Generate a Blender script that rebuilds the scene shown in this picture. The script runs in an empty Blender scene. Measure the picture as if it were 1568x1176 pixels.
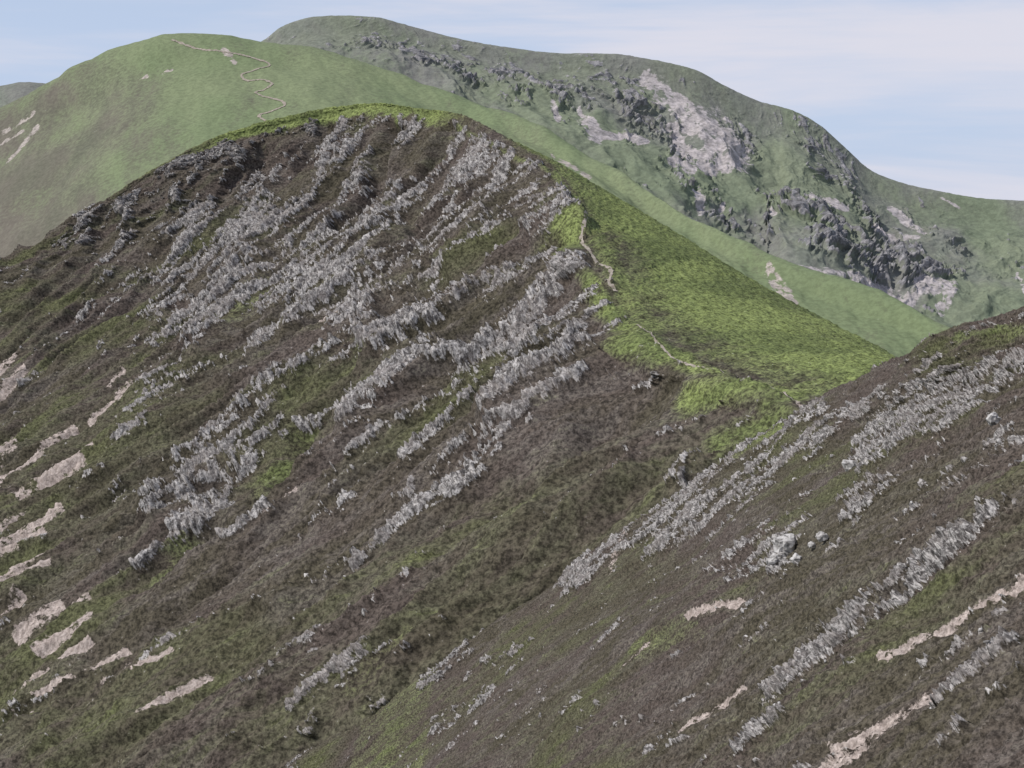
import bpy, math, numpy as np
from mathutils import Vector
rng = np.random.default_rng(7)

# ------------------------------------------------------------------ image coordinates
# Control points are image pixel coordinates (u, v) plus a chosen
# depth in metres, unprojected through the camera -> world metres (x right, y away, z up).
F = 2265.0
PITCH = math.atan((588 - 325) / F)
CP, SP = math.cos(PITCH), math.sin(PITCH)

def W(u, v, D):  # image pixel and chosen depth to world point
    u = np.asarray(u, float); v = np.asarray(v, float); D = np.asarray(D, float)
    y = F * CP + (588 - v) * SP
    z = -F * SP + (588 - v) * CP
    k = D / y
    return np.stack([(u - 784) * k, D * np.ones_like(k), z * k], -1)

def to_pixels(P):  # world point back to image pixel coordinates
    fw = P[..., 1] * CP - P[..., 2] * SP
    up = P[..., 1] * SP + P[..., 2] * CP
    fw = np.where(fw < 1, 1, fw)
    return 784 + F * P[..., 0] / fw, 588 - F * up / fw

# ------------------------------------------------------------------ noise
_g = np.random.default_rng(3).uniform(0, 2 * math.pi, 256)
GX, GY = np.cos(_g).astype(np.float32), np.sin(_g).astype(np.float32)

def _h(xi, yi, seed):
    h = (xi * 374761393 + yi * 668265263 + seed * 144269504) & 0xffffffff
    h = ((h ^ (h >> 13)) * 1274126177) & 0xffffffff
    return (h ^ (h >> 16)) & 255

def perlin(x, y, seed=0):
    xf = np.floor(x); yf = np.floor(y)
    xi = xf.astype(np.int64); yi = yf.astype(np.int64)
    fx = (x - xf).astype(np.float32); fy = (y - yf).astype(np.float32)
    ux = fx * fx * fx * (fx * (fx * 6 - 15) + 10)
    uy = fy * fy * fy * (fy * (fy * 6 - 15) + 10)
    def g(i, j):
        k = _h(xi + i, yi + j, seed)
        return GX[k] * (fx - i) + GY[k] * (fy - j)
    a = g(0, 0); b = g(1, 0); c = g(0, 1); d = g(1, 1)
    return ((a + (b - a) * ux) + ((c + (d - c) * ux) - (a + (b - a) * ux)) * uy) * 1.5

def fbm(x, y, o=4, seed=0, gain=.5):
    s = 0; a = 1; f = 1
    for k in range(o):
        s = s + a * perlin(x * f + 17.3 * k, y * f - 9.1 * k, seed + k)
        a *= gain; f *= 2.03
    return s

def ridged(x, y, o=4, seed=0, gain=.5):
    s = 0; a = 1; f = 1; n = 0
    for k in range(o):
        s = s + a * (1 - 2 * np.abs(perlin(x * f + 31.7 * k, y * f + 5.1 * k, seed + k)))
        n += a; a *= gain; f *= 2.1
    return s / n

def sst(e0, e1, x):
    t = np.clip((x - e0) / (e1 - e0), 0, 1)
    return t * t * (3 - 2 * t)

SH = .6
def slabs(a, b, la, lb, seed):
    """tilted bedding slabs: long faces with one abrupt edge, ends broken by cross joints"""
    x = (a + SH * b) / la + 1.7 * fbm(a / (la * 1.6), b / lb, 3, seed, .6)
    t = x - np.floor(x)
    k = _h(np.floor(x).astype(np.int64), np.floor(b / lb * 1.6 + 2.5 * perlin(a / la / 2, b / lb / 1.5, seed + 5)).astype(np.int64), seed)
    amp = .25 + .75 * k / 255.
    return sst(0, .28, t) * (1 - .8 * t) * amp * 1.15

# ------------------------------------------------------------------ lofting
def spline(C, t, ten=0.8):
    K = C.shape[0]
    i = np.clip(np.floor(t).astype(int), 0, K - 2)
    f = (t - i).reshape((-1,) + (1,) * (C.ndim - 1))
    E = np.concatenate([(2 * C[0] - C[1])[None], C, (2 * C[-1] - C[-2])[None]])
    p0, p1, p2, p3 = E[i], E[i + 1], E[i + 2], E[i + 3]
    m1 = (p2 - p0) * .5 * ten; m2 = (p3 - p1) * .5 * ten
    f2 = f * f; f3 = f2 * f
    return (2 * f3 - 3 * f2 + 1) * p1 + (f3 - 2 * f2 + f) * m1 + (-2 * f3 + 3 * f2) * p2 + (f3 - f2) * m2

def params(segs):
    out = []
    for k, n in enumerate(segs):
        out += list(k + np.arange(n) / n)
    out.append(len(segs))
    return np.array(out, float)

class Sheet:
    def __init__(s, C, ti, tj, j0=0.0, ymin=0):
        G = spline(C, ti)
        G = spline(np.swapaxes(G, 0, 1), tj)
        s.P = np.swapaxes(G, 0, 1).copy()
        P = s.P
        dj = np.linalg.norm(np.diff(P, axis=1), axis=2)
        b = np.concatenate([np.zeros((P.shape[0], 1)), np.cumsum(dj, 1)], 1)
        jc = int(np.argmin(np.abs(tj - j0)))
        s.b = b - b[:, jc:jc + 1]
        nj = P.shape[1]
        di = np.linalg.norm(np.diff(P[:, int(nj * .2):int(nj * .7)], axis=0), axis=2).mean(1)
        a = np.concatenate([[0], np.cumsum(di)])
        s.a = np.repeat(a[:, None], nj, 1)
        s.u, s.v = to_pixels(P)
        bad = P[..., 1] < ymin
        s.u = np.where(bad, -1e5, s.u)
        s.M = {k: np.zeros(s.a.shape) for k in ('rock', 'grass', 'scree', 'moor', 'gully', 'spur')}
        ga = np.gradient(P, axis=0); gb = np.gradient(P, axis=1)
        n = np.cross(ga, gb)
        n /= np.linalg.norm(n, axis=2, keepdims=True) + 1e-9
        n[n[..., 2] < 0] *= -1
        s.N = n
    def loc(s, u, v):
        d = (s.u - u) ** 2 + (s.v - v) ** 2
        m = d < 9
        if m.any():
            k = np.argmin(np.where(m, s.P[..., 1], 1e9))
        else:
            k = np.argmin(d)
        return np.unravel_index(k, d.shape)
    def stroke(s, key, pts, w, st=1.0, soft=1.0):
        """a patch that follows a line across the ground; pts and width w are in image pixels"""
        ij = [s.loc(u, v) for u, v in pts]
        if len(pts) > 2: i, j = ij[len(pts) // 2]
        else: i, j = s.loc((pts[0][0] + pts[1][0]) / 2, (pts[0][1] + pts[1][1]) / 2)
        ni, nj = s.a.shape
        i = min(max(i, 6), ni - 7); j = min(max(j, 6), nj - 7)
        g = lambda X, di, dj: X[i + di, j + dj] - X[i - di, j - dj]
        Jb = np.array([g(s.u, 0, 6), g(s.v, 0, 6)]) / g(s.b, 0, 6)
        Ja = (np.array([g(s.u, 6, 0), g(s.v, 6, 0)]) - Jb * g(s.b, 6, 0)) / g(s.a, 6, 0)
        r = w / 2
        X = (Ja[0] * s.a + Jb[0] * s.b) / r; Y = (Ja[1] * s.a + Jb[1] * s.b) / r
        A = np.array([(X[p], Y[p]) for p in ij])
        lo = A.min(0) - 2; hi = A.max(0) + 2
        m = (X > lo[0]) & (X < hi[0]) & (Y > lo[1]) & (Y < hi[1])
        m &= np.abs(s.P[..., 1] - s.P[i, j, 1]) < .5 * s.P[i, j, 1]
        if not m.any(): return
        x = X[m]; y = Y[m]; best = np.full(x.shape, 1e9)
        for k in range(len(A) - 1):
            d = A[k + 1] - A[k]; l2 = (d * d).sum() + 1e-9
            t = np.clip(((x - A[k, 0]) * d[0] + (y - A[k, 1]) * d[1]) / l2, 0, 1)
            best = np.minimum(best, np.hypot(x - A[k, 0] - t * d[0], y - A[k, 1] - t * d[1]))
        val = st * sst(1.0 + .5 * soft, 1.0 - .7 * soft, best)
        T = s.M[key]; T[m] = np.maximum(T[m], val)
    def mesh(s, name, mat, X):
        ni, nj = X.shape[:2]
        me = bpy.data.meshes.new(name)
        me.vertices.add(ni * nj)
        me.vertices.foreach_set('co', X.astype(np.float32).ravel())
        I = np.arange(ni * nj).reshape(ni, nj)
        q = np.stack([I[:-1, :-1], I[1:, :-1], I[1:, 1:], I[:-1, 1:]], -1).reshape(-1, 4)
        a0 = X[ni // 2 + 1, nj // 2] - X[ni // 2, nj // 2]; b0 = X[ni // 2, nj // 2 + 1] - X[ni // 2, nj // 2]
        if np.cross(a0, b0)[2] < 0: q = q[:, ::-1]
        nq = len(q)
        me.loops.add(nq * 4); me.polygons.add(nq)
        me.loops.foreach_set('vertex_index', q.astype(np.int32).ravel())
        me.polygons.foreach_set('loop_start', (np.arange(nq) * 4).astype(np.int32))
        me.polygons.foreach_set('use_smooth', np.ones(nq, bool))
        me.update(calc_edges=True)
        at = me.attributes.new('cover', 'FLOAT_COLOR', 'POINT')
        col = np.stack([s.M['rock'], s.M['grass'], s.M['scree'], s.M['moor']], -1)
        at.data.foreach_set('color', np.clip(col, 0, 1).astype(np.float32).ravel())
        at = me.attributes.new('moor', 'FLOAT', 'POINT')
        at.data.foreach_set('value', np.clip(s.M['moor'], 0, 1).astype(np.float32).ravel())
        at = me.attributes.new('flow', 'FLOAT_VECTOR', 'POINT')
        at.data.foreach_set('vector', np.stack([s.a, s.b, s.a + SH * s.b], -1).astype(np.float32).ravel())
        ob = bpy.data.objects.new(name, me)
        me.materials.append(mat)
        bpy.context.collection.objects.link(ob)
        s.X = X
        return ob

# ------------------------------------------------------------------ materials
def terrain_mat(name, pal, big, mid, fine, bump, rl, speck=.0):
    m = bpy.data.materials.new(name); m.use_nodes = True
    nt = m.node_tree; N = nt.nodes; Lk = nt.links
    bs = N['Principled BSDF']; bs.inputs['Roughness'].default_value = .95
    bs.inputs['Specular IOR Level'].default_value = .1
    def attr(n):
        x = N.new('ShaderNodeAttribute'); x.attribute_name = n; return x
    cov = attr('cover'); flow = attr('flow'); moor = attr('moor')
    sep = N.new('ShaderNodeSeparateColor'); Lk.new(cov.outputs['Color'], sep.inputs[0])
    tc = N.new('ShaderNodeTexCoord')
    def noise(scale, det=4, rough=.6, vec=None, mul=None):
        n = N.new('ShaderNodeTexNoise'); n.inputs['Scale'].default_value = scale
        n.inputs['Detail'].default_value = det; n.inputs['Roughness'].default_value = rough
        v = vec if vec is not None else tc.outputs['Object']
        if mul:
            mm = N.new('ShaderNodeVectorMath'); mm.operation = 'MULTIPLY'
            mm.inputs[1].default_value = mul; Lk.new(v, mm.inputs[0]); v = mm.outputs[0]
        Lk.new(v, n.inputs['Vector']); return n.outputs['Fac']
    def rng_(v, a, b, c=0., d=1.):
        r = N.new('ShaderNodeMapRange'); r.interpolation_type = 'SMOOTHSTEP'
        Lk.new(v, r.inputs[0])
        for k, x in zip((1, 2, 3, 4), (a, b, c, d)): r.inputs[k].default_value = x
        return r.outputs[0]
    def math_(op, a, b):
        x = N.new('ShaderNodeMath'); x.operation = op
        for k, q in enumerate((a, b)):
            if isinstance(q, (int, float)): x.inputs[k].default_value = q
            else: Lk.new(q, x.inputs[k])
        return x.outputs[0]
    def mix(f, a, b, mode='MIX'):
        x = N.new('ShaderNodeMix'); x.data_type = 'RGBA'; x.blend_type = mode
        if isinstance(f, (int, float)): x.inputs[0].default_value = f
        else: Lk.new(f, x.inputs[0])
        for k, q in ((6, a), (7, b)):
            if isinstance(q, tuple): x.inputs[k].default_value = q + (1,)
            else: Lk.new(q, x.inputs[k])
        return x.outputs[2]
    fl = flow.outputs['Vector']
    n_mid = noise(1 / mid, 4, .7, fl, (1, .3, 0))       # streaks down the fall line
    n_big = noise(1 / big, 2, .6, fl, (1, .55, 0))
    n_fine = noise(1 / fine, 2, .8)
    n_rk = noise(1 / rl, 3, .85, fl, (0, .95, 1))         # bedding of the rock
    base = mix(rng_(n_big, .38, .62), pal['h1'], pal['h2'])
    base = mix(rng_(n_mid, .44, .64, 0, .85), base, pal['h3'])
    mo = math_('ADD', moor.outputs['Fac'], math_('MULTIPLY', math_('SUBTRACT', n_mid, .5), 1.8))
    base = mix(rng_(mo, .2, .95), base, pal['moor'])
    gr = math_('ADD', sep.outputs[1], math_('MULTIPLY', math_('SUBTRACT', n_mid, .5), 1.2))
    gr = math_('ADD', gr, math_('MULTIPLY', math_('SUBTRACT', n_fine, .5), .7))
    gcol = mix(rng_(n_big, .4, .6), pal['g1'], pal['g2'])
    base = mix(rng_(gr, .1, .95), base, gcol)
    base = mix(1.0, base, mix(rng_(n_fine, .3, .7), (pal['lo'],) * 3, (pal['hi'],) * 3), 'MULTIPLY')
    if speck:
        sp = math_('ADD', n_fine, math_('MULTIPLY', math_('SUBTRACT', n_rk, .5), .8))
        base = mix(rng_(sp, .74, .86, 0, speck), base, pal['r2'])
    # broken, streaky scree: heather grows back through it
    sc = math_('ADD', sep.outputs[2], math_('MULTIPLY', math_('SUBTRACT', n_fine, .5), 1.5))
    sc = math_('ADD', sc, math_('MULTIPLY', math_('SUBTRACT', n_mid, .5), 1.5))
    scol = mix(rng_(n_rk, .35, .65), pal['s1'], pal['s2'])
    scol = mix(1.0, scol, mix(rng_(n_fine, .3, .7), (.72,) * 3, (1.2,) * 3), 'MULTIPLY')
    gate = rng_(sep.outputs[2], .12, .4)
    base = mix(math_('MULTIPLY', rng_(sc, .36, .78), gate), base, scol)
    rk = math_('ADD', sep.outputs[0], math_('MULTIPLY', math_('SUBTRACT', n_rk, .5), 1.7))
    rk = math_('ADD', rk, math_('MULTIPLY', math_('SUBTRACT', n_fine, .5), .9))
    rcol = mix(rng_(n_rk, .40, .62), pal['r1'], pal['r2'])
    rcol = mix(rng_(n_mid, .46, .60, 0, .55), rcol, pal['r3'])
    rcol = mix(1.0, rcol, mix(rng_(n_fine, .34, .66), (.6,) * 3, (1.35,) * 3), 'MULTIPLY')
    base = mix(rng_(rk, .38, .62), base, rcol)
    Lk.new(base, bs.inputs['Base Color'])
    bp = N.new('ShaderNodeBump'); bp.inputs['Distance'].default_value = bump
    bp.inputs['Strength'].default_value = .8
    hh = math_('ADD', n_fine, math_('MULTIPLY', math_('MULTIPLY', n_rk, sep.outputs[0]), 1.8))
    Lk.new(hh, bp.inputs['Height']); Lk.new(bp.outputs[0], bs.inputs['Normal'])
    return m

near = dict(h1=(.078, .063, .054), h2=(.068, .060, .042), h3=(.115, .099, .088), moor=(.083, .085, .044),
            g1=(.118, .143, .054), g2=(.175, .208, .075), lo=.42, hi=1.65,
            s1=(.26, .215, .19), s2=(.47, .40, .36), r1=(.09, .083, .08), r2=(.42, .40, .385), r3=(.21, .187, .175))
hazy_hillp = dict(near, h1=(.15, .135, .11), h2=(.135, .14, .10), h3=(.17, .155, .125), moor=(.165, .185, .115),  # ground colours lifted and flattened to paint in some aerial haze
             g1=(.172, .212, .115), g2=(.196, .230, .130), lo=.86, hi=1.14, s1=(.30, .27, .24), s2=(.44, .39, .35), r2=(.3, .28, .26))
hazy_farp = dict(near, h1=(.19, .19, .175), h2=(.18, .195, .16), h3=(.215, .21, .195), moor=(.18, .195, .15),  # distance haze painted into the colours: paler, greyer, less contrast
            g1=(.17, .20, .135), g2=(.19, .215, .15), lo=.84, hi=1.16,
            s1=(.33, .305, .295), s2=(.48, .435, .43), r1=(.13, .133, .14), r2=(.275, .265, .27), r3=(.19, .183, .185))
M_near = terrain_mat('heather_near', near, 22, 4, .5, .22, 1.0, .6)
M_mid = terrain_mat('heather_crags', near, 60, 11, 1.7, .6, 3.0, .6)
M_hill = terrain_mat('grass_hill', hazy_hillp, 160, 40, 5, .25, 12)
M_far = terrain_mat('far_fell', hazy_farp, 260, 60, 11, 1.6, 20)

# ================================================================== A  main ridge
S = [  # crest, right shoulder, foot of the flank
 ((1330, 705, 392), (1420, 700, 430), (330, 1390, 402)),
 ((1235, 628, 402), (1400, 615, 450), (200, 1340, 412)),
 ((1130, 582, 450), (1400, 572, 520), (60, 1300, 442)),
 ((1030, 540, 510), (1345, 532, 600), (-60, 1260, 482)),
 ((965, 470, 580), (1235, 475, 680), (-160, 1225, 540)),
 ((935, 412, 640), (1145, 425, 740), (-200, 1130, 600)),
 ((897, 345, 720), (1050, 366, 820), (-220, 1020, 670)),
 ((868, 298, 800), (965, 316, 880), (-230, 930, 740)),
 ((830, 252, 900), (885, 272, 950), (-240, 860, 820)),
 ((770, 221, 980), (795, 231, 1005), (-250, 800, 890)),
 ((700, 184, 1060), (710, 188, 1075), (-260, 740, 950)),
 ((640, 177, 1100), (645, 178, 1115), (-270, 700, 990)),
 ((580, 168, 1150), (582, 169, 1165), (-280, 660, 1030)),
 ((500, 177, 1180), (500, 176, 1195), (-290, 620, 1070)),
 ((400, 199, 1200), (398, 198, 1215), (-290, 590, 1100)),
 ((320, 227, 1210), (317, 226, 1225), (-290, 570, 1130)),
 ((230, 275, 1220), (227, 274, 1235), (-290, 555, 1160)),
 ((155, 325, 1225), (152, 324, 1240), (-290, 545, 1190)),
 ((60, 400, 1230), (57, 399, 1245), (-290, 535, 1210)),
 ((-100, 520, 1240), (-103, 519, 1255), (-295, 532, 1235))]
rows = []
fr = [.06, .2, .4, .6, .8, 1.0, 1.5]
for k, (c, r, e) in enumerate(S):
    c_, r_ = W(*c), W(*r)
    back = r_ + (np.array([70, 60, -75]) if k < 9 else np.array([20, 110, -70]))
    line = [back, r_, c_]
    for q, f in enumerate(fr):
        sag = 10 * math.sin(math.pi * min(f, 1)) if k > 1 else 0
        if 8 <= k <= 15: sag += 18 * math.sin(math.pi * min(1, f * 1.7))
        if 5 <= k <= 13: sag += (9, 14, 6, 0, 0, 0, 0)[q]
        line.append(W(c[0] + (e[0] - c[0]) * f, c[1] + (e[1] - c[1]) * f + sag, c[2] + (e[2] - c[2]) * f))
    rows.append(line)
C = np.array(rows)
tj = params([12, 90, 60, 120, 170, 170, 150, 120, 16])
A = Sheet(C, np.linspace(0, len(S) - 1, 950), tj, 2.0)
a, b = A.a, A.b
M = A.M
aS = lambda k: a[int(950 * k / 19), 0]
flank = sst(-4, 3, b)
for pts, w, st in [
    ([(460, 195), (230, 400)], 150, .88), ([(560, 185), (300, 470)], 150, .9), ([(660, 190), (420, 440)], 150, .9),
    ([(760, 230), (500, 440)], 140, .90), ([(830, 275), (560, 470)], 120, .88), ([(330, 245), (150, 350)], 70, .86),
    ([(870, 330), (700, 450)], 70, .82), ([(600, 360), (460, 505)], 44, 1.2), ([(400, 400), (355, 475), (305, 540)], 50, 1.15),
    ([(860, 405), (770, 450), (600, 545)], 40, 1.15), ([(885, 412), (800, 490), (700, 570)], 40, 1.05),
    ([(600, 540), (450, 600), (370, 680), (250, 790)], 54, 1.25), ([(430, 650), (360, 730), (285, 830)], 50, 1.25),
    ([(265, 850), (232, 885)], 26, 1.2), ([(690, 545), (620, 590), (550, 660)], 48, 1.15), ([(545, 612), (470, 655)], 26, 1.2),
    ([(940, 540), (860, 600), (780, 660)], 38, 1.1), ([(1010, 575), (900, 600), (830, 640)], 30, .95), ([(735, 620), (640, 720)], 26, 1.05),
    ([(900, 500), (800, 570)], 34, .95), ([(640, 1105), (560, 1170)], 24, .95),
    ([(600, 1000), (470, 1110)], 22, .95), ([(560, 870), (545, 895)], 26, 1.0), ([(550, 780), (500, 820)], 28, .88),
    ([(700, 800), (640, 900)], 30, .86), ([(910, 460), (840, 520), (640, 650)], 46, .9), ([(770, 300), (640, 400)], 36, 1.08),
    ([(780, 740), (690, 760)], 26, .8), ([(480, 430), (400, 540)], 46, .95),
    ([(420, 790), (360, 840)], 20, .95), ([(820, 660), (700, 740), (600, 830)], 36, .72), ([(300, 560), (200, 660)], 60, .66), ([(250, 400), (180, 430)], 50, .8),
    ([(500, 330), (380, 440)], 36, 1.1), ([(420, 300), (300, 400)], 36, 1.05), ([(700, 250), (600, 330)], 36, 1.1), ([(640, 650), (520, 760)], 26, .8),
    ([(850, 262), (868, 300), (860, 330)], 30, 1.0), ([(830, 300), (700, 380)], 30, 1.05)]:
    A.stroke('rock', pts, w, st)
for pts, w, st in [([(602, 195), (582, 250), (570, 290), (520, 350)], 22, 1.), ([(500, 190), (470, 250), (420, 300)], 18, .6), ([(690, 195), (650, 260), (600, 320)], 18, .6),
                   ([(780, 260), (720, 310), (640, 360)], 18, .6), ([(800, 375), (700, 430), (600, 480)], 36, .8), ([(400, 230), (340, 300)], 18, .6),
                   ([(560, 565), (480, 665), (430, 745)], 30, .6)]:
    A.stroke('gully', pts, w, st)
for pts, w, st in [([(885, 335), (820, 370), (700, 420)], 34, 1.), ([(600, 540), (450, 600), (370, 680), (250, 790)], 60, 1.), ([(870, 405), (770, 450), (600, 545)], 50, .9),
                   ([(940, 540), (860, 600), (780, 660)], 50, .8), ([(600, 360), (460, 505)], 50, .9), ([(690, 545), (550, 660)], 50, .7), ([(400, 400), (305, 540)], 50, .7)]:
    A.stroke('spur', pts, w, st)
dens = np.minimum(np.maximum(M['rock'], .2), 1.15) * flank
ar = a + b * (.12 + .5 * sst(aS(5), aS(10), a))
wa = a + 6 * fbm(a / 25, b / 25, 2, 50); wb = b + 5 * fbm(a / 25, b / 25, 2, 60)
war = wa - a + ar
n1 = fbm(war / 15, wb / 60, 4, 1); n2 = fbm(wa / 5, wb / 7, 4, 9, .65)
ribs = ridged(war / 30, wb / 140, 2, 31)
fac = .6 * slabs(wa, wb, 10, 12, 301) + .4 * slabs(wa, wb, 4.5, 5, 311)
top_g = sst(aS(9.5), aS(11), a) * sst(aS(16.5), aS(14), a) * sst(14, 3, b + 12 * fbm(a / 30, b / 30, 3, 411))
sc = n1 * .85 + n2 * .45 + (ribs - .5) * .75 + (fac - .3) * .5 + (dens - 1) * 1.0 + .04 - .5 * M['gully'] - .5 * top_g
rock = sst(-.12, .46, sc) * flank
M['rock'] = rock
for p0, p1, w in [((0, 575), (25, 548), 14), ((0, 625), (45, 575), 10), ((60, 630), (75, 612), 8), ((172, 595), (193, 577), 12),
    ((185, 615), (207, 598), 13), ((-30, 710), (50, 655), 9), ((-20, 730), (30, 692), 20), ((5, 750), (115, 660), 12),
    ((38, 765), (125, 708), 18), ((0, 820), (40, 790), 12), ((-20, 865), (100, 785), 11), ((-10, 880), (75, 830), 20),
    ((-20, 930), (85, 870), 10), ((-20, 965), (40, 915), 10), ((40, 990), (105, 940), 15), ((105, 955), (150, 930), 9),
    ((78, 1012), (150, 960), 20), ((105, 1020), (150, 995), 10), ((25, 1070), (85, 1035), 10), ((135, 1030), (195, 995), 8),
    ((165, 1058), (250, 1005), 8), ((220, 1045), (280, 1015), 7), ((228, 1110), (325, 1040), 9), ((418, 800), (468, 768), 7),
    ((490, 512), (560, 465), 5), ((1212, 607), (1228, 626), 6), ((340, 790), (325, 800), 8), ((0, 660), (60, 620), 6), ((60, 740), (150, 690), 6), ((140, 650), (180, 620), 6),
    ((0, 775), (60, 735), 7), ((20, 905), (80, 860), 6), ((0, 1000), (50, 965), 6), ((60, 1075), (120, 1040), 5), ((30, 1100), (60, 1085), 5),
    ((90, 780), (140, 745), 5), ((60, 850), (110, 815), 5)]:
    A.stroke('scree', [p0, p1], w * .92, 1.0, 1.1)
brk = fbm(a / 6, b / 12, 4, 77, .75)
M['scree'] = np.clip(M['scree'] * (1.05 + .8 * brk), 0, 1)
M['rock'] *= 1 - M['scree'] * .9; rock = M['rock']
gn = fbm(a / 80, b / 40, 3, 400)
A.M['grass'] = (.60 + .40 * sst(-6, -60, b) + .26 * gn) * sst(0, -16, b)
M['grass'] = np.maximum(M['grass'], .9 * top_g * sst(-40, -5, b))
for pts, w, st in [([(1200, 600), (1060, 615)], 66, .8), ([(1200, 640), (1110, 690)], 50, .7), ([(1050, 545), (960, 525)], 40, .85),
    ([(960, 500), (900, 430)], 40, .8), ([(885, 300), (870, 380)], 40, .72), ([(980, 350), (1180, 465), (1330, 560)], 40, 1.0),
    ([(1230, 600), (1180, 620)], 30, .7), ([(900, 330), (1000, 500)], 46, .65), ([(850, 262), (880, 310)], 16, .6), ([(700, 190), (790, 240), (850, 270)], 12, .5),
    ([(1100, 570), (1010, 535), (950, 470)], 30, .7),
    ([(620, 520), (560, 560)], 30, .4), ([(480, 660), (400, 760)], 30, .4), ([(290, 830), (250, 900)], 30, .4),
    ([(420, 450), (330, 520)], 30, .35), ([(650, 1000), (560, 1080)], 30, .35)]:
    A.stroke('grass', pts, w, st, 1.3)
M['grass'] = np.clip(M['grass'] * (1 - rock * .8), 0, 1)
M['moor'] = np.clip(.24 + .6 * fbm(a / 60, b / 110, 3, 21) + .18 * sst(180, 320, b), 0, 1)
for pts, w, st in [([(1150, 700), (800, 900), (400, 1150)], 160, .5), ([(250, 620), (0, 850)], 200, .55), ([(350, 1000), (100, 1150)], 200, .6)]:
    A.stroke('moor', pts, w, st)
h = fbm(a / 90, b / 120, 3, 41) * 5 * flank + ribs * 9 * sst(4, 50, b)
h += (rock * 2.0 + .3) * fac * 1.5 * np.clip(.4 + dens, 0, 1.3) * flank + rock * (.6 + .8 * ridged(wa / 5, wb / 6, 3, 51, .6))
h += n2 * .7 + fbm(a / 2.2, b / 2.2, 2, 61) * .3
h += 8 * M['spur'] - 10 * M['gully']
h -= M['scree'] * .6
XA = A.P + A.N * h[..., None]
ridge = A.mesh('rocky_mountain_ridge', M_mid, XA)

# ================================================================== B  near hillside
Fl = [
 [(1900, 1050, 70), (1568, 1290, 72), (1300, 1480, 75), (1000, 1680, 80), (700, 1880, 85), (300, 2150, 90)],
 [(1900, 920, 84), (1568, 1130, 86), (1300, 1330, 92), (1000, 1550, 100), (700, 1770, 110), (250, 2100, 120)],
 [(1900, 740, 105), (1568, 960, 108), (1270, 1165, 115), (1000, 1370, 135), (700, 1600, 150), (200, 1970, 170)],
 [(1900, 610, 130), (1568, 790, 135), (1200, 1040, 160), (900, 1250, 185), (600, 1480, 210), (100, 1850, 240)],
 [(1900, 500, 170), (1568, 630, 175), (1200, 850, 215), (870, 1080, 255), (600, 1290, 280), (100, 1680, 310)],
 [(1900, 440, 215), (1568, 540, 220), (1240, 720, 295), (950, 920, 335), (640, 1150, 360), (150, 1520, 375)],
 [(1900, 425, 250), (1720, 470, 245), (1568, 501, 245), (1510, 508, 260), (1460, 515, 275), (1400, 545, 300), (1350, 568, 320), (1265, 612, 348),
  (1215, 645, 355), (1170, 676, 362), (1060, 748, 376), (950, 826, 386), (870, 885, 394), (700, 1003, 401), (480, 1155, 405), (230, 1330, 407)]]
NJ = 17
rowsB = []
for L in Fl:
    L = np.array(L, float)
    t = (L[0, 0] - L[:, 0]) / (L[0, 0] - L[-1, 0])
    tt = np.linspace(0, 1, NJ)
    rowsB.append(W(*[np.interp(tt, t, L[:, k]) for k in range(3)]))
foot = np.stack([np.linspace(45, -75, NJ), np.full(NJ, 4.), np.linspace(-1.5, -58, NJ)], -1)
foot[:, 2] = -4 - np.maximum(0, (12 - foot[:, 0])) * .62
back = rowsB[-1] + np.stack([np.full(NJ, 10.), np.full(NJ, 45.), np.full(NJ, -50.)], -1)
CB = np.array([foot] + rowsB + [back])
B = Sheet(CB, params([20, 90, 130, 160, 170, 170, 170, 12]), np.linspace(0, NJ - 1, 900), 0, 45)
a, b = B.a, B.b
M = B.M
for pts, w, st in [
    ([(1262, 622), (1170, 685), (1070, 752), (960, 835), (872, 895)], 40, 1.02), ([(1568, 560), (1440, 610), (1340, 680)], 80, .92),
    ([(1500, 600), (1340, 730)], 60, .98), ([(1330, 630), (1160, 740), (1000, 840)], 50, .92), ([(1500, 835), (1430, 880), (1360, 930), (1240, 1010)], 54, 1.12),
    ([(1568, 800), (1500, 840)], 40, .8), ([(905, 855), (870, 892)], 26, 1.25), ([(1215, 840), (1180, 870)], 24, .9),
    ([(1568, 1010), (1450, 1090)], 40, .84), ([(1210, 1110), (1170, 1140)], 26, .9), ([(1380, 700), (1300, 780)], 40, .86),
    ([(820, 985), (750, 1020)], 20, 1.0), ([(720, 995), (650, 1050)], 26, 1.15), ([(1130, 760), (1080, 830)], 36, .82), ([(1280, 980), (1180, 1060)], 32, .88),
    ([(1568, 1100), (1480, 1176)], 40, .8), ([(760, 1060), (660, 1130)], 22, .86), ([(1240, 800), (1100, 900)], 46, .6), ([(1568, 660), (1450, 740)], 46, .74)]:
    B.stroke('rock', pts, w, st)
dens = np.minimum(np.maximum(M['rock'], .2), 1.14)
wa = a + 2 * fbm(a / 10, b / 10, 2, 150); wb = b + 2 * fbm(a / 10, b / 10, 2, 160)
n1 = fbm((wa + .1 * b) / 5, wb / 16, 4, 101); n2 = fbm(wa / 1.8, wb / 2.4, 4, 109, .65)
fac = .6 * slabs(wa, wb, 3.6, 4.5, 331) + .4 * slabs(wa, wb, 1.6, 2, 341)
rock = sst(-.12, .46, n1 * .95 + n2 * .45 + (fac - .3) * .5 + (dens - 1) * 1.0)
M['rock'] = rock
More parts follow.
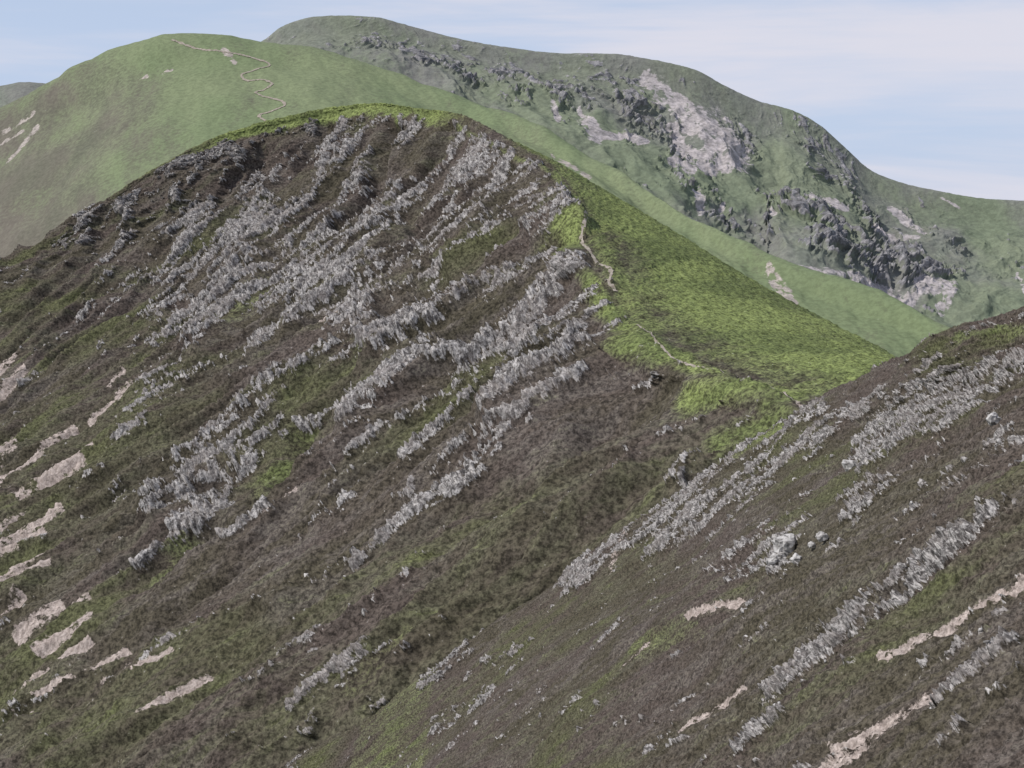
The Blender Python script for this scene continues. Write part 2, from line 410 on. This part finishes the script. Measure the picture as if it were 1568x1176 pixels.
for pts, w, st in [
    ([(1600, 860), (1568, 882), (1500, 920), (1440, 960), (1350, 1012)], 9, 1.), ([(1530, 1010), (1455, 1050), (1390, 1080), (1330, 1115), (1275, 1150), (1262, 1190)], 18, 1.),
    ([(1310, 1125), (1262, 1176)], 28, 1.), ([(1130, 912), (1058, 952)], 6, 1.), ([(1000, 990), (950, 1030)], 5, 1.), ([(1140, 1052), (1040, 1120)], 7, .9),
    ([(960, 820), (935, 880)], 12, .5), ([(1568, 980), (1510, 1020)], 8, .8)]:
    B.stroke('scree', pts, w, st, 1.1)
M['scree'] = np.clip(M['scree'] * (1.05 + .8 * fbm(a / 1.6, b / 3, 4, 177, .75)), 0, 1)
M['rock'] *= 1 - M['scree'] * .9; rock = M['rock']
M['moor'] = np.clip(.24 + .6 * fbm(a / 25, b / 50, 3, 121), 0, 1)
for pts, w, st in [([(1000, 850), (600, 1150)], 90, .45)]:
    B.stroke('moor', pts, w, st)
for pts, w, st in [([(1568, 503), (1470, 520)], 18, .5), ([(1200, 655), (1130, 700)], 16, .6), ([(1060, 960), (980, 1000)], 30, .35), ([(650, 1000), (560, 1080)], 36, .35)]:
    B.stroke('grass', pts, w, st)
h = fbm(a / 35, b / 45, 3, 141) * 1.6 + ridged(wa / 16, wb / 60, 3, 131) * 1.4
h += (rock * 1.9 + .2) * fac * .78 * np.clip(.4 + dens, 0, 1.3) + rock * (.2 + .4 * ridged(wa / 1.7, wb / 2.1, 3, 151, .6))
h += n2 * .28 + fbm(a / .8, b / .8, 3, 161, .6) * .16
h -= M['scree'] * .3
XB = B.P + B.N * h[..., None]
hillside = B.mesh('heather_hillside', M_near, XB)

# ================================================================== C  grassy hill behind
def fan(stn, fr, pw, backoff):
    rows = []
    for (t, e) in stn:
        T = W(*t)
        line = [T + np.array(backoff), T]
        for f in fr:
            line.append(W(t[0] + (e[0] - t[0]) * f, t[1] + (e[1] - t[1]) * f, t[2] + (e[2] - t[2]) * f ** pw))
        rows.append(line)
    return np.array(rows)
SC = [((-400, 330, 2150), (-500, 800, 1300)), ((-150, 235, 2100), (-330, 740, 1300)), ((0, 165, 2050), (-200, 700, 1300)), ((70, 130, 2040), (-90, 640, 1310)), ((130, 100, 2030), (20, 560, 1320)),
 ((200, 73, 2010), (120, 470, 1330)), ((260, 60, 2000), (200, 400, 1340)), ((330, 62, 1990), (280, 360, 1340)), ((400, 68, 1980), (350, 330, 1340)),
 ((480, 80, 1950), (440, 300, 1340)), ((540, 96, 1920), (510, 300, 1330)), ((600, 115, 1890), (570, 300, 1320)), ((680, 145, 1840), (650, 310, 1300)), ((760, 172, 1770), (740, 330, 1260)),
 ((880, 235, 1620), (860, 390, 1180)), ((960, 277, 1520), (960, 430, 1120)), ((1040, 322, 1420), (1060, 490, 1050)), ((1110, 366, 1340), (1140, 545, 980)),
 ((1180, 404, 1280), (1220, 590, 920)), ((1260, 430, 1230), (1300, 640, 880)), ((1360, 466, 1170), (1400, 680, 850)), ((1460, 512, 1100), (1500, 720, 830)), ((1650, 580, 1050), (1690, 780, 800))]
CC = fan(SC, [.15, .35, .6, 1.0], .85, (40, 200, -160))
Cs = Sheet(CC, np.linspace(0, len(SC) - 1, 640), params([10, 70, 100, 110, 60]), 1.0)
a, b = Cs.a, Cs.b; M = Cs.M
M['grass'] += .9
for pts, w, st in [([(0, 230), (0, 400), (-100, 600)], 260, 1.), ([(150, 160), (60, 230)], 150, .75), ([(80, 300), (80, 440)], 200, 1.0), ([(0, 190), (100, 140)], 60, .9),
                   ([(250, 230), (180, 330)], 120, .4)]:
    Cs.stroke('moor', pts, w, st, 1.4)
dry = np.clip(M['moor'] * (1 + .5 * fbm(a / 120, b / 160, 4, 44)), 0, 1)
M['grass'] = np.clip(M['grass'] * (1 - .9 * dry) + .22 * fbm(a / 110, b / 200, 4, 45), 0, 1)
M['moor'] = np.clip(.3 - .28 * dry + .35 * fbm(a / 150, b / 200, 3, 5), 0, 1)
for pts, w in [([(0, 196), (48, 168)], 8), ([(5, 240), (52, 188)], 6), ([(-5, 215), (30, 195)], 5), ([(868, 256), (900, 278)], 9), ([(845, 240), (870, 255)], 6),
               ([(1175, 415), (1215, 455)], 15), ([(345, 82), (360, 100)], 10), ([(248, 108), (262, 102)], 6), ([(205, 118), (222, 112)], 5)]:
    Cs.stroke('scree', pts, w, .8, 1.)
M['scree'] = np.clip(M['scree'] * (1 + 1.1 * fbm(a / 14, b / 20, 4, 78, .75)), 0, 1)
h = fbm(a / 260, b / 300, 3, 6) * 8 + fbm(a / 50, b / 90, 3, 8) * 2. + fbm(a / 8, b / 12, 2, 9) * .35
XC = Cs.P + Cs.N * (h * sst(-150, 60, b))[..., None]
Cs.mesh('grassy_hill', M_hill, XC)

# ================================================================== D  far mountain
top = [(150, 200), (300, 110), (400, 68), (430, 46), (470, 31), (520, 27), (580, 30), (640, 46), (700, 62), (760, 73), (850, 84), (940, 85), (1000, 94),
       (1060, 108), (1110, 134), (1160, 157), (1210, 170), (1250, 191), (1290, 226), (1330, 262), (1380, 282), (1440, 295), (1500, 305), (1568, 309), (1750, 318), (1950, 360)]
bu = [150, 400, 600, 760, 880, 1040, 1180, 1360, 1460, 1568, 1950]
bv = [320, 260, 270, 300, 340, 420, 500, 590, 630, 640, 700]
SD = []
for (u, v) in top:
    Dt = 3050 - (max(u, 400) - 400) * .22
    SD.append(((u, v, Dt), (u + 20, np.interp(u, bu, bv), Dt - 800 - 150 * (u > 1200))))
CD = fan(SD, [.12, .3, .55, .8, 1.0], 1.15, (0, 300, -120))
D = Sheet(CD, np.linspace(0, len(SD) - 1, 950), params([8, 60, 100, 130, 110, 60]), 1.0)
a, b = D.a, D.b; M = D.M
for pts, w, st in [
    ([(560, 60), (700, 110)], 80, .92), ([(700, 90), (900, 150)], 90, .98), ([(640, 90), (800, 160)], 60, .92), ([(900, 120), (1000, 190)], 90, 1.1),
    ([(1000, 180), (1040, 240)], 60, 1.15), ([(1230, 190), (1290, 260)], 64, 1.2), ([(1050, 120), (1200, 180)], 40, .85), ([(1130, 170), (1150, 240)], 50, .9),
    ([(1270, 270), (1420, 430)], 70, .95), ([(1160, 330), (1420, 430)], 64, 1.1), ([(1030, 290), (1180, 380)], 50, .95), ([(1250, 385), (1430, 440)], 60, 1.3),
    ([(1380, 330), (1480, 400)], 50, .8), ([(850, 190), (880, 160)], 50, .95), ([(950, 130), (970, 220)], 60, 1.05), ([(1200, 220), (1300, 260)], 40, .95)]:
    D.stroke('rock', pts, w, st, 1.4)
dens = np.maximum(M['rock'], .38)
wa = a + 25 * fbm(a / 90, b / 90, 2, 250); wb = b + 25 * fbm(a / 90, b / 90, 2, 260)
n1 = fbm(wa / 60, wb / 110, 4, 201); n2 = fbm(wa / 18, wb / 30, 4, 209, .65)
fac = .6 * slabs(wa, wb, 34, 46, 361) + .4 * slabs(-wa, wb, 15, 20, 371)
rock = sst(-.2, .6, n1 * .5 + n2 * .55 + (fac - .3) * .3 + (dens - 1) * .9)
M['rock'] = rock * .95
for pts, w, st in [
    ([(990, 125), (1045, 160), (1075, 200)], 24, 1.1), ([(1060, 190), (1100, 225), (1120, 255)], 46, 1.2), ([(1030, 205), (1050, 240), (1085, 258)], 32, 1.1),
    ([(1025, 258), (1055, 268)], 16, 1.1), ([(895, 205), (910, 225)], 26, 1.2), ([(905, 222), (985, 226)], 13, 1.1), ([(885, 180), (892, 195)], 8, 1.), ([(845, 175), (852, 200)], 11, 1.),
    ([(1060, 308), (1072, 330)], 15, 1.1), ([(1100, 320), (1100, 330)], 11, 1.), ([(1240, 300), (1290, 325)], 13, 1.), ([(1360, 325), (1410, 365)], 13, 1.),
    ([(1290, 440), (1340, 450), (1390, 470)], 18, 1.1), ([(1400, 455), (1450, 460), (1440, 480)], 26, 1.1), ([(1170, 340), (1190, 346)], 10, 1.), ([(1440, 300), (1470, 318)], 4, .8),
    ([(1556, 430), (1565, 470)], 8, .8), ([(1220, 430), (1290, 440)], 11, .9), ([(1330, 350), (1400, 375)], 9, .8), ([(1010, 140), (1080, 230)], 40, .5), ([(1090, 180), (1130, 240)], 44, .6)]:
    D.stroke('scree', pts, w, st, 1.)
M['scree'] = np.clip(M['scree'] * (1.05 + .9 * fbm(a / 22, b / 50, 4, 278, .65)), 0, 1)
M['rock'] *= 1 - M['scree'] * .8
for pts, w, st in [([(820, 180), (960, 260), (1060, 290)], 70, .9), ([(1480, 330), (1568, 420)], 100, .7), ([(1100, 290), (1250, 300)], 70, .8), ([(1450, 480), (1568, 490)], 70, .9), ([(1180, 260), (1240, 330)], 70, .8)]:
    D.stroke('grass', pts, w, st)
M['grass'] = np.clip(M['grass'] + .3 + .4 * fbm(a / 160, b / 200, 4, 288), 0, 1)
M['moor'] = np.clip(.45 + .6 * fbm(a / 150, b / 200, 3, 289), 0, 1)
env = sst(0, 300, b)
h = ridged(wa / 260, wb / 520, 3, 231) * 34 * env + fbm(a / 90, b / 120, 3, 241) * 7 * (.05 + .95 * env)
h += (1 - M['scree']) * rock * (fac * 3.2 + 2.6 * ridged(wa / 24, wb / 40, 3, 251, .6)) * (.1 + .9 * env) + n2 * (.6 + 1.0 * env) + 12 * env * M['rock'] * dens
XD = D.P + D.N * (h * sst(-300, 30, b))[..., None]
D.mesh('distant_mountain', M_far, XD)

# E  tiny fell on the far left
SE = [((u, v, 4600), (u, v + 150, 3600)) for u, v in [(-500, 170), (-300, 160), (-150, 150), (-60, 142), (0, 133), (30, 126), (65, 128), (120, 150), (200, 180), (300, 210)]]
E = Sheet(fan(SE, [.3, .6, 1.], 1., (0, 400, -200)), np.linspace(0, len(SE) - 1, 160), params([6, 30, 30, 30]), 1.0)
E.M['grass'] += .2
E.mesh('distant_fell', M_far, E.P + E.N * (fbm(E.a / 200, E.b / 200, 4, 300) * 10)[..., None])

# valley floor
me = bpy.data.meshes.new('valley_ground')
n = 60
xs = np.linspace(-9000, 9000, n); ys = np.linspace(-9000, 8500, n)
vs = [(x, y, -330) for y in ys for x in xs]
fs = [(j * n + i, j * n + i + 1, (j + 1) * n + i + 1, (j + 1) * n + i) for j in range(n - 1) for i in range(n - 1)]
me.from_pydata(vs, [], fs)
def simple_mat(name, scale, det, c0, c1, p0=.3, p1=.7):
    gm = bpy.data.materials.new(name); gm.use_nodes = True
    nt = gm.node_tree; nn = nt.nodes.new('ShaderNodeTexNoise'); nn.inputs['Scale'].default_value = scale; nn.inputs['Detail'].default_value = det
    tcn = nt.nodes.new('ShaderNodeTexCoord'); nt.links.new(tcn.outputs['Object'], nn.inputs['Vector'])
    cr = nt.nodes.new('ShaderNodeValToRGB'); cr.color_ramp.elements[0].color = c0 + (1,); cr.color_ramp.elements[1].color = c1 + (1,)
    cr.color_ramp.elements[0].position = p0; cr.color_ramp.elements[1].position = p1
    nt.links.new(nn.outputs['Fac'], cr.inputs[0]); nt.links.new(cr.outputs[0], nt.nodes['Principled BSDF'].inputs['Base Color'])
    nt.nodes['Principled BSDF'].inputs['Roughness'].default_value = .95
    return gm
me.materials.append(simple_mat('valley_grass', .004, 8, (.06, .08, .04), (.12, .14, .07)))
bpy.context.collection.objects.link(bpy.data.objects.new('valley_ground', me))

# ------------------------------------------------------------------ footpaths
pm = simple_mat('trodden_gravel', .4, 6, (.20, .17, .13), (.42, .37, .31))
def footpath(sh, pts, wid, lift, name='footpath'):
    pts = np.array(pts, float)
    seg = np.hypot(*np.diff(pts, axis=0).T); t = np.concatenate([[0], np.cumsum(seg)])
    q = np.arange(0, t[-1], 2.5)
    u = np.interp(q, t, pts[:, 0]); v = np.interp(q, t, pts[:, 1])
    P = np.array([sh.X[sh.loc(x, y)] for x, y in zip(u, v)])
    k = np.array([1, 2, 3, 2, 1.]) / 9
    Pp = np.concatenate([np.repeat(P[:1], 2, 0), P, np.repeat(P[-1:], 2, 0)])
    P = np.stack([np.convolve(Pp[:, c], k, 'valid') for c in range(3)], -1)
    T = np.gradient(P, axis=0); T[:, 2] = 0
    T /= np.linalg.norm(T, axis=1, keepdims=True) + 1e-6
    Nn = np.stack([-T[:, 1], T[:, 0], 0 * T[:, 0]], -1)
    w = wid * (1 + .3 * rng.standard_normal(len(P)))[:, None].clip(.5, 1.5)
    flat = sh.X.reshape(-1, 3)
    V = np.array([P[c] + Nn[c] * w[c] * sg * .5 for c in range(len(P)) for sg in (-1, 1)])
    for c in range(len(V)):
        m = (np.abs(flat[:, 0] - V[c, 0]) < 6) & (np.abs(flat[:, 1] - V[c, 1]) < 6)
        if m.any():
            dd = (flat[m, 0] - V[c, 0]) ** 2 + (flat[m, 1] - V[c, 1]) ** 2
            kk = np.argsort(dd)[:3]
            V[c, 2] = flat[m][kk, 2].mean() + lift
        else: V[c, 2] += lift
    fs = [(2 * c, 2 * c + 1, 2 * c + 3, 2 * c + 2) for c in range(len(P) - 1)]
    me = bpy.data.meshes.new(name); me.from_pydata([tuple(x) for x in V], [], fs); me.materials.append(pm)
    bpy.context.collection.objects.link(bpy.data.objects.new(name, me))
footpath(Cs, [(262, 63), (300, 75), (345, 86), (380, 92), (410, 99), (416, 106), (395, 110), (368, 116), (378, 124), (400, 126), (420, 132),
              (410, 138), (388, 142), (405, 148), (432, 154), (438, 160), (420, 165), (392, 170), (405, 177), (428, 181)], 3.2, .6)
footpath(A, [(850, 282), (868, 298), (878, 318), (893, 330), (897, 345), (888, 360), (905, 386), (918, 398), (932, 405), (938, 418), (930, 430), (945, 445)], 1.8, .35)
footpath(A, [(975, 495), (1000, 520), (1030, 545), (1080, 562), (1130, 580), (1180, 598), (1225, 620)], .8, .2)

# ------------------------------------------------------------------ boulders and loose stones
def rockproto(seed, sub=2):
    import bmesh
    from mathutils import noise as mn
    bm = bmesh.new(); bmesh.ops.create_icosphere(bm, subdivisions=sub, radius=1)
    for vtx in bm.verts:
        c = vtx.co
        k = 1 + .45 * mn.noise(c * 1.1 + Vector((seed * 7.1, 0, 0))) + .2 * mn.noise(c * 3 + Vector((0, seed * 3.3, 0)))
        vtx.co = Vector((round(c.x * k * 3.2) / 3.2 * .6 + c.x * k * .4, c.y * k, round(c.z * k * 3) / 3 * .5 + c.z * k * .5))
    V = np.array([v.co[:] for v in bm.verts]); Fc = [[v.index for v in f.verts] for f in bm.faces]
    bm.free(); return V, np.array(Fc)
sm = simple_mat('lichen_stone', 1.5, 6, (.16, .15, .14), (.56, .54, .52), .35, .58)
protos = [rockproto(k, 1) for k in range(6)]
def euler(r):
    c, s_ = np.cos(r), np.sin(r)
    Rz = np.array([[c[2], -s_[2], 0], [s_[2], c[2], 0], [0, 0, 1]]); Rx = np.array([[1, 0, 0], [0, c[0], -s_[0]], [0, s_[0], c[0]]])
    return Rz @ Rx
def scatter(name, sh, rockm, count, smin, smax):
    w = (rockm * (rockm > .2)).ravel() + .002
    uu = sh.u.ravel(); vv = sh.v.ravel()
    w = w * ((uu > -100) & (uu < 1700) & (vv < 1300))
    idx = rng.choice(len(w), count, p=w / w.sum())
    VV = []; FF = []; o = 0
    flat = sh.X.reshape(-1, 3)
    for i in idx:
        V, Fc = protos[rng.integers(6)]
        s_ = smin + (smax - smin) * rng.random() ** 4
        Q = (V * np.array([1, .7, .6]) * s_ * rng.uniform(.7, 1.3, 3)) @ euler(rng.uniform(0, 6.28, 3)).T + flat[i] - np.array([0, 0, .1 * s_])
        VV.append(Q); FF.append(Fc + o); o += len(V)
    V = np.concatenate(VV); Fc = np.concatenate(FF)
    me = bpy.data.meshes.new(name); me.vertices.add(len(V)); me.vertices.foreach_set('co', V.astype(np.float32).ravel())
    me.loops.add(len(Fc) * 3); me.polygons.add(len(Fc))
    me.loops.foreach_set('vertex_index', Fc.astype(np.int32).ravel()); me.polygons.foreach_set('loop_start', (np.arange(len(Fc)) * 3).astype(np.int32))
    me.update(calc_edges=True); me.materials.append(sm)
    bpy.context.collection.objects.link(bpy.data.objects.new(name, me))
scatter('loose_stones', B, B.M['rock'], 400, .1, .35)
for k, (u, v, s_) in enumerate([(1200, 850, 1.6), (1176, 876, .8), (1255, 830, .7), (1236, 840, .5), (1300, 727, 1.1), (1520, 652, .8), (1215, 864, .7), (1188, 862, 1.)]):
    V, Fc = rockproto(20 + k, 3)
    i, j = B.loc(u, v)
    p = B.X[max(i - 4, 0):i + 5, max(j - 4, 0):j + 5].reshape(-1, 3)
    p = np.array([B.X[i, j, 0], B.X[i, j, 1], p[:, 2].max()])
    V = V * np.array([s_ * 1.1, s_ * .9, s_]) + p + np.array([0, 0, .2 * s_])
    me = bpy.data.meshes.new('boulder'); me.from_pydata([tuple(x) for x in V], [], Fc.tolist()); me.materials.append(sm)
    bpy.context.collection.objects.link(bpy.data.objects.new('boulder', me))

# ------------------------------------------------------------------ light and sky
sun_el, az = math.radians(50), math.radians(-104)
sd = Vector((math.sin(az) * math.cos(sun_el), math.cos(az) * math.cos(sun_el), math.sin(sun_el)))
L = bpy.data.lights.new('sun', 'SUN'); L.energy = 3.5; L.angle = math.radians(1.0); L.color = (1, .96, .91)
lo = bpy.data.objects.new('sun', L); lo.rotation_euler = sd.to_track_quat('Z', 'Y').to_euler(); bpy.context.collection.objects.link(lo)
w = bpy.data.worlds.new('World'); bpy.context.scene.world = w; w.use_nodes = True
nt = w.node_tree; N = nt.nodes; Lk = nt.links
bg = N['Background']; bg.inputs['Strength'].default_value = .1
sky = N.new('ShaderNodeTexSky'); sky.sky_type = 'NISHITA'; sky.sun_disc = False
sky.sun_elevation = sun_el; sky.sun_rotation = az % (2 * math.pi); sky.dust_density = .6; sky.ozone_density = 2
tc = N.new('ShaderNodeTexCoord')
# pale summer haze low in the sky
sx = N.new('ShaderNodeSeparateXYZ'); Lk.new(tc.outputs['Generated'], sx.inputs[0])
hz = N.new('ShaderNodeMapRange'); hz.interpolation_type = 'SMOOTHSTEP'; Lk.new(sx.outputs['Z'], hz.inputs[0])
hz.inputs[1].default_value = .4; hz.inputs[2].default_value = .08; hz.inputs[3].default_value = 0; hz.inputs[4].default_value = .85
m0 = N.new('ShaderNodeMix'); m0.data_type = 'RGBA'; Lk.new(hz.outputs[0], m0.inputs[0]); Lk.new(sky.outputs[0], m0.inputs[6])
m0.inputs[7].default_value = (5.0, 6.2, 8.5, 1)
mp = N.new('ShaderNodeMapping'); mp.inputs['Scale'].default_value = (2.2, 2.2, 22); mp.inputs['Rotation'].default_value = (0, .05, 0)
mp.inputs['Location'].default_value = (.35, 0, .2)
Lk.new(tc.outputs['Generated'], mp.inputs[0])
cn = N.new('ShaderNodeTexNoise'); cn.inputs['Scale'].default_value = 1.2; cn.inputs['Detail'].default_value = 6; cn.inputs['Roughness'].default_value = .55
cn.inputs['Distortion'].default_value = .3
Lk.new(mp.outputs[0], cn.inputs['Vector'])
r = N.new('ShaderNodeMapRange'); r.interpolation_type = 'SMOOTHSTEP'; Lk.new(cn.outputs['Fac'], r.inputs[0])
r.inputs[1].default_value = .34; r.inputs[2].default_value = .66; r.inputs[3].default_value = .12; r.inputs[4].default_value = .9
cf = N.new('ShaderNodeMath'); cf.operation = 'MULTIPLY'; Lk.new(r.outputs[0], cf.inputs[0])
hz2 = N.new('ShaderNodeMapRange'); Lk.new(sx.outputs['Z'], hz2.inputs[0])
hz2.inputs[1].default_value = .6; hz2.inputs[2].default_value = .2; hz2.inputs[3].default_value = .4; hz2.inputs[4].default_value = 1
Lk.new(hz2.outputs[0], cf.inputs[1])
mx = N.new('ShaderNodeMix'); mx.data_type = 'RGBA'; Lk.new(cf.outputs[0], mx.inputs[0]); Lk.new(m0.outputs[2], mx.inputs[6])
mx.inputs[7].default_value = (7.4, 7.3, 8.1, 1)
Lk.new(mx.outputs[2], bg.inputs['Color'])

# ------------------------------------------------------------------ camera
cam = bpy.data.cameras.new('camera'); cam.sensor_width = 36; cam.lens = F / 1568 * 36; cam.clip_end = 30000; cam.clip_start = .5
co = bpy.data.objects.new('camera', cam); co.rotation_euler = (math.pi / 2 - PITCH, 0, 0)
bpy.context.collection.objects.link(co)
sc_ = bpy.context.scene; sc_.camera = co
sc_.view_settings.view_transform = 'Standard'; sc_.view_settings.look = 'None'; sc_.view_settings.exposure = 0
